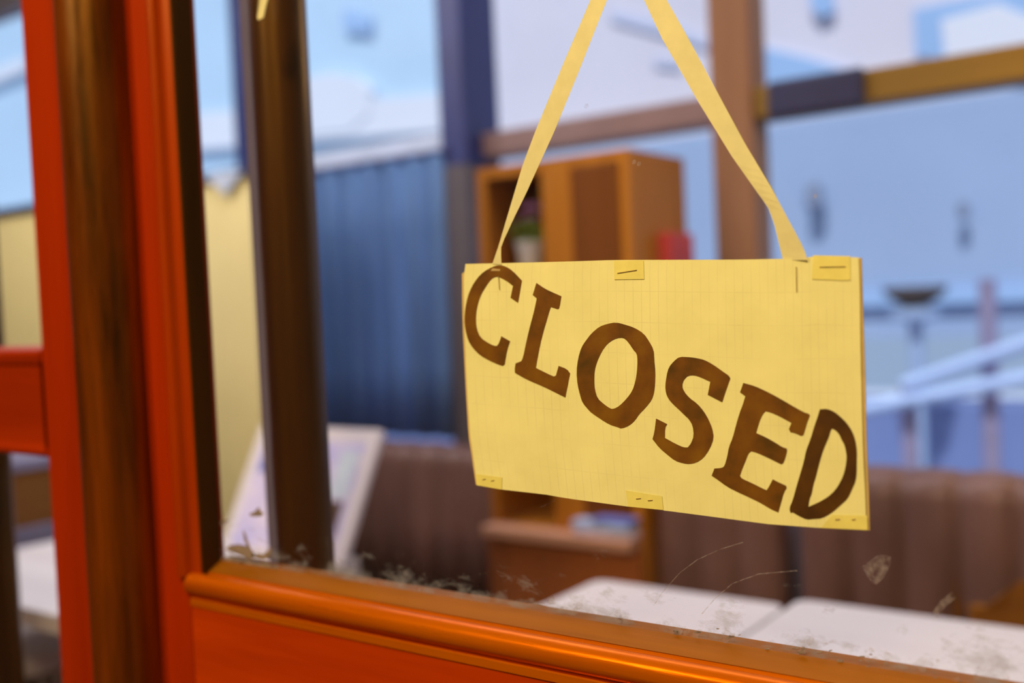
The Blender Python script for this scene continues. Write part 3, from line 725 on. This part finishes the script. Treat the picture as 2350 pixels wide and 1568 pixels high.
LET = {
 'C': (A_([(740,530),(775,330),(690,240),(625,200),(565,190),(510,205),(430,250),(370,310),(320,390),(285,480),(265,580),(257,680),(265,770),(290,870),(335,940),(400,1005),(480,1050),(560,1085),(600,1097),(620,1085),(640,960),(668,875),(590,830),(570,890),(550,918),(520,915),(460,885),(400,840),(370,770),(360,690),(365,610),(380,530),(410,450),(450,385),(490,325),(530,297),(570,297),(640,335),(695,378),(672,485)]), None),
 'L': (A_([(905,350),(985,405),(1060,440),(1130,470),(1112,575),(1100,588),(1035,568),(1020,610),(1000,680),(965,800),(940,900),(915,1030),(900,1115),(940,1135),(1000,1165),(1060,1192),(1080,1185),(1105,1097),(1180,1125),(1208,1165),(1195,1230),(1165,1382),(1060,1330),(970,1285),(850,1235),(770,1195),(712,1160),(710,1120),(718,1075),(770,1055),(785,1020),(810,900),(840,770),(870,660),(890,580),(908,490),(872,460)]), None),
 'O': (A_([(1620,705),(1700,725),(1790,755),(1870,805),(1915,870),(1960,950),(1965,1040),(1975,1150),(1972,1260),(1965,1330),(1945,1400),(1890,1470),(1830,1530),(1790,1590),(1740,1635),(1670,1662),(1640,1650),(1560,1625),(1480,1575),(1400,1520),(1370,1490),(1320,1430),(1300,1370),(1275,1270),(1265,1150),(1280,1030),(1310,930),(1350,870),(1400,805),(1470,745),(1540,720)]),
       A_([(1660,842),(1700,850),(1740,895),(1775,950),(1810,990),(1815,1050),(1810,1150),(1795,1240),(1770,1320),(1720,1390),(1650,1460),(1600,1485),(1570,1482),(1510,1440),(1455,1390),(1430,1310),(1425,1230),(1428,1140),(1450,1060),(1490,970),(1540,900),(1600,858)])),
 'S': (B_([(695,1425),(725,1330),(768,1210),(755,1185),(690,1140),(620,1090),(540,1045),(480,1030),(400,1018),(310,1015),(260,1055),(215,1110),(195,1180),(182,1280),(190,1350),(215,1400),(260,1450),(310,1495),(360,1545),(395,1576),(430,1636),(440,1726),(415,1796),(385,1831),(350,1831),(290,1806),(180,1746),(180,1656),(200,1621),(100,1571),(85,1696),(68,1756),(130,1836),(200,1896),(270,1951),(340,1974),(400,1981),(460,1969),(525,1928),(585,1841),(620,1746),(605,1656),(570,1576),(530,1506),(470,1436),(400,1386),(350,1326),(333,1275),(350,1220),(390,1183),(450,1183),(500,1200),(588,1240),(565,1358)]), None),
 'E': (D_([(885,75),(980,100),(1070,140),(1170,190),(1290,260),(1430,340),(1470,350),(1485,365),(1460,430),(1440,500),(1425,545),(1405,552),(1340,522),(1310,520),(1295,490),(1318,435),(1210,375),(1130,340),(1085,330),(1060,355),(1030,420),(1000,525),(1080,560),(1170,610),(1230,650),(1275,665),(1280,690),(1250,790),(1230,808),(1190,790),(1100,745),(1000,700),(955,690),(930,710),(900,790),(870,860),(855,910),(870,935),(960,975),(1060,1025),(1095,1040),(1115,1010),(1150,942),(1200,968),(1270,1000),(1275,1020),(1250,1060),(1225,1150),(1200,1240),(1130,1210),(1050,1160),(950,1110),(850,1065),(740,1010),(660,950),(600,910),(625,845),(690,840),(715,825),(740,740),(755,650),(790,570),(820,450),(850,350),(880,270),(903,195),(855,160)]), None),
 'D': (D_([(1575,312),(1640,308),(1705,335),(1760,380),(1820,440),(1870,520),(1895,600),(1908,690),(1905,800),(1905,880),(1895,960),(1860,1040),(1825,1115),(1760,1175),(1680,1245),(1590,1295),(1520,1298),(1455,1305),(1390,1275),(1330,1240),(1310,1245),(1298,1205),(1330,1130),(1365,1000),(1395,900),(1430,780),(1450,680),(1490,580),(1525,460),(1550,390)]),
       D_([(1685,485),(1720,505),(1750,540),(1770,590),(1795,630),(1810,700),(1815,750),(1805,830),(1785,910),(1740,1000),(1680,1075),(1600,1130),(1530,1165),(1470,1190),(1480,1120),(1500,1075),(1515,990),(1535,930),(1560,830),(1590,720),(1620,640),(1655,560),(1670,500)])),
}
for k, (ou, inn) in LET.items():
    flat('letter', smooth_ring(ou), smooth_ring(inn) if inn else None, (.00012), .00012, 'ink_dark' if k == 'D' else 'ink', sg, 'brown hand-drawn letter ' + k)
def staple(a, b, parent, off=.0007, r=.00022):
    P = [onsheet(*a, off - .0005), onsheet(*a, off), onsheet(*b, off), onsheet(*b, off - .0005)]
    tube('staple', P, r, 'staple', parent, 8)
for pts, st_ in (([(1409, 599), (1477, 598), (1478, 641), (1410, 642)], [((1417, 627), (1461, 620))]),
                 ([(1866, 586), (1951, 588), (1952, 643), (1936, 644), (1863, 641)], [((1881, 613), (1940, 612))]),
                 ([(1091, 1088), (1152, 1096), (1151, 1124), (1094, 1114)], [((1107, 1101), (1114, 1100)), ((1127, 1104), (1134, 1103))]),
                 ([(1436, 1126), (1519, 1139), (1522, 1171), (1441, 1163)], [((1460, 1145), (1470, 1144)), ((1487, 1149), (1497, 1148))]),
                 ([(1909, 1182), (1990, 1184), (1991, 1217), (1884, 1212)], [((1917, 1193), (1927, 1192)), ((1955, 1193), (1963, 1192))])):
    tp = flat('tape', pts, None, .0003, .0001, 'tape', sg, 'darker yellow piece of tape')
    for a, b in st_: staple(a, b, tp)
staple((1827, 613), (1828, 669), sg); staple((1144, 634), (1146, 664), sg)
flat('scuff', [(1126, 622), (1130, 616), (1148, 618), (1147, 622)], None, .0003, .0001, 'pencil', sg, 'tan scuff on the letter C')
# ribbons
def ribbon(le, ri, lb, n=40, dy=None):
    bm = bmesh.new(); rows = []
    for i in range(n + 1):
        t = i / n; a, b = lerp_poly(le, t), lerp_poly(ri, t); row = []
        for s in (0, 1):
            y = YS - .0006 + .0005 * s
            tw = dy(t) if dy else 0
            row += [at(a.x, a.y, y + tw), at(b.x, b.y, y - tw)]
        rows.append([bm.verts.new(row[k]) for k in (0, 1, 3, 2)])
    for i in range(n):
        for k in range(4): bm.faces.new((rows[i][k], rows[i][(k + 1) % 4], rows[i + 1][(k + 1) % 4], rows[i + 1][k]))
    bm.faces.new(rows[0]); bm.faces.new(rows[-1])
    return tag(from_bm('ribbon', bm, 'ribbon', sg), lb)
ribbon([(1412, -135), (1355, 0), (1291, 150), (1229, 300), (1200, 377), (1181, 440), (1162, 504), (1144, 565), (1136, 588), (1130, 606)],
       [(1450, -135), (1393, 0), (1330, 160), (1273, 300), (1241, 370), (1206, 447), (1184, 491), (1152, 560), (1149, 572), (1151, 608)], 'left cream ribbon, twisted near the sign')
ribbon([(1414, -135), (1478, 0), (1520, 90), (1600, 230), (1680, 360), (1740, 445), (1762, 475), (1776, 512), (1797, 598)],
       [(1462, -135), (1530, 0), (1570, 70), (1640, 200), (1710, 330), (1770, 430), (1810, 505), (1845, 570), (1853, 597)], 'right cream ribbon, folded near the sign', dy=lambda t: .0012 * max(0, (t - .7) / .3))
hk = at(1434, -140, YS)
tag(box('adhesive_hook', (hk.x - .012, .006, hk.z - .012), (hk.x + .012, GY0 - .0005, hk.z + .03), 'hook', None, .002), 'small white hook on the glass holding the sign ribbons', 'hook')
# loose ribbon end over the dark post
P = [(600, -60), (640, -60), (612, 4), (604, 40), (592, 46), (590, 38), (600, 6)]
P = [at(x, y, GY0 - .002) for x, y in P]
tag(prism('paper_ribbon', P, (0, .0006, 0), 'ribbon'), 'torn tan ribbon end hanging on the glass at the top left', 'ribbon')
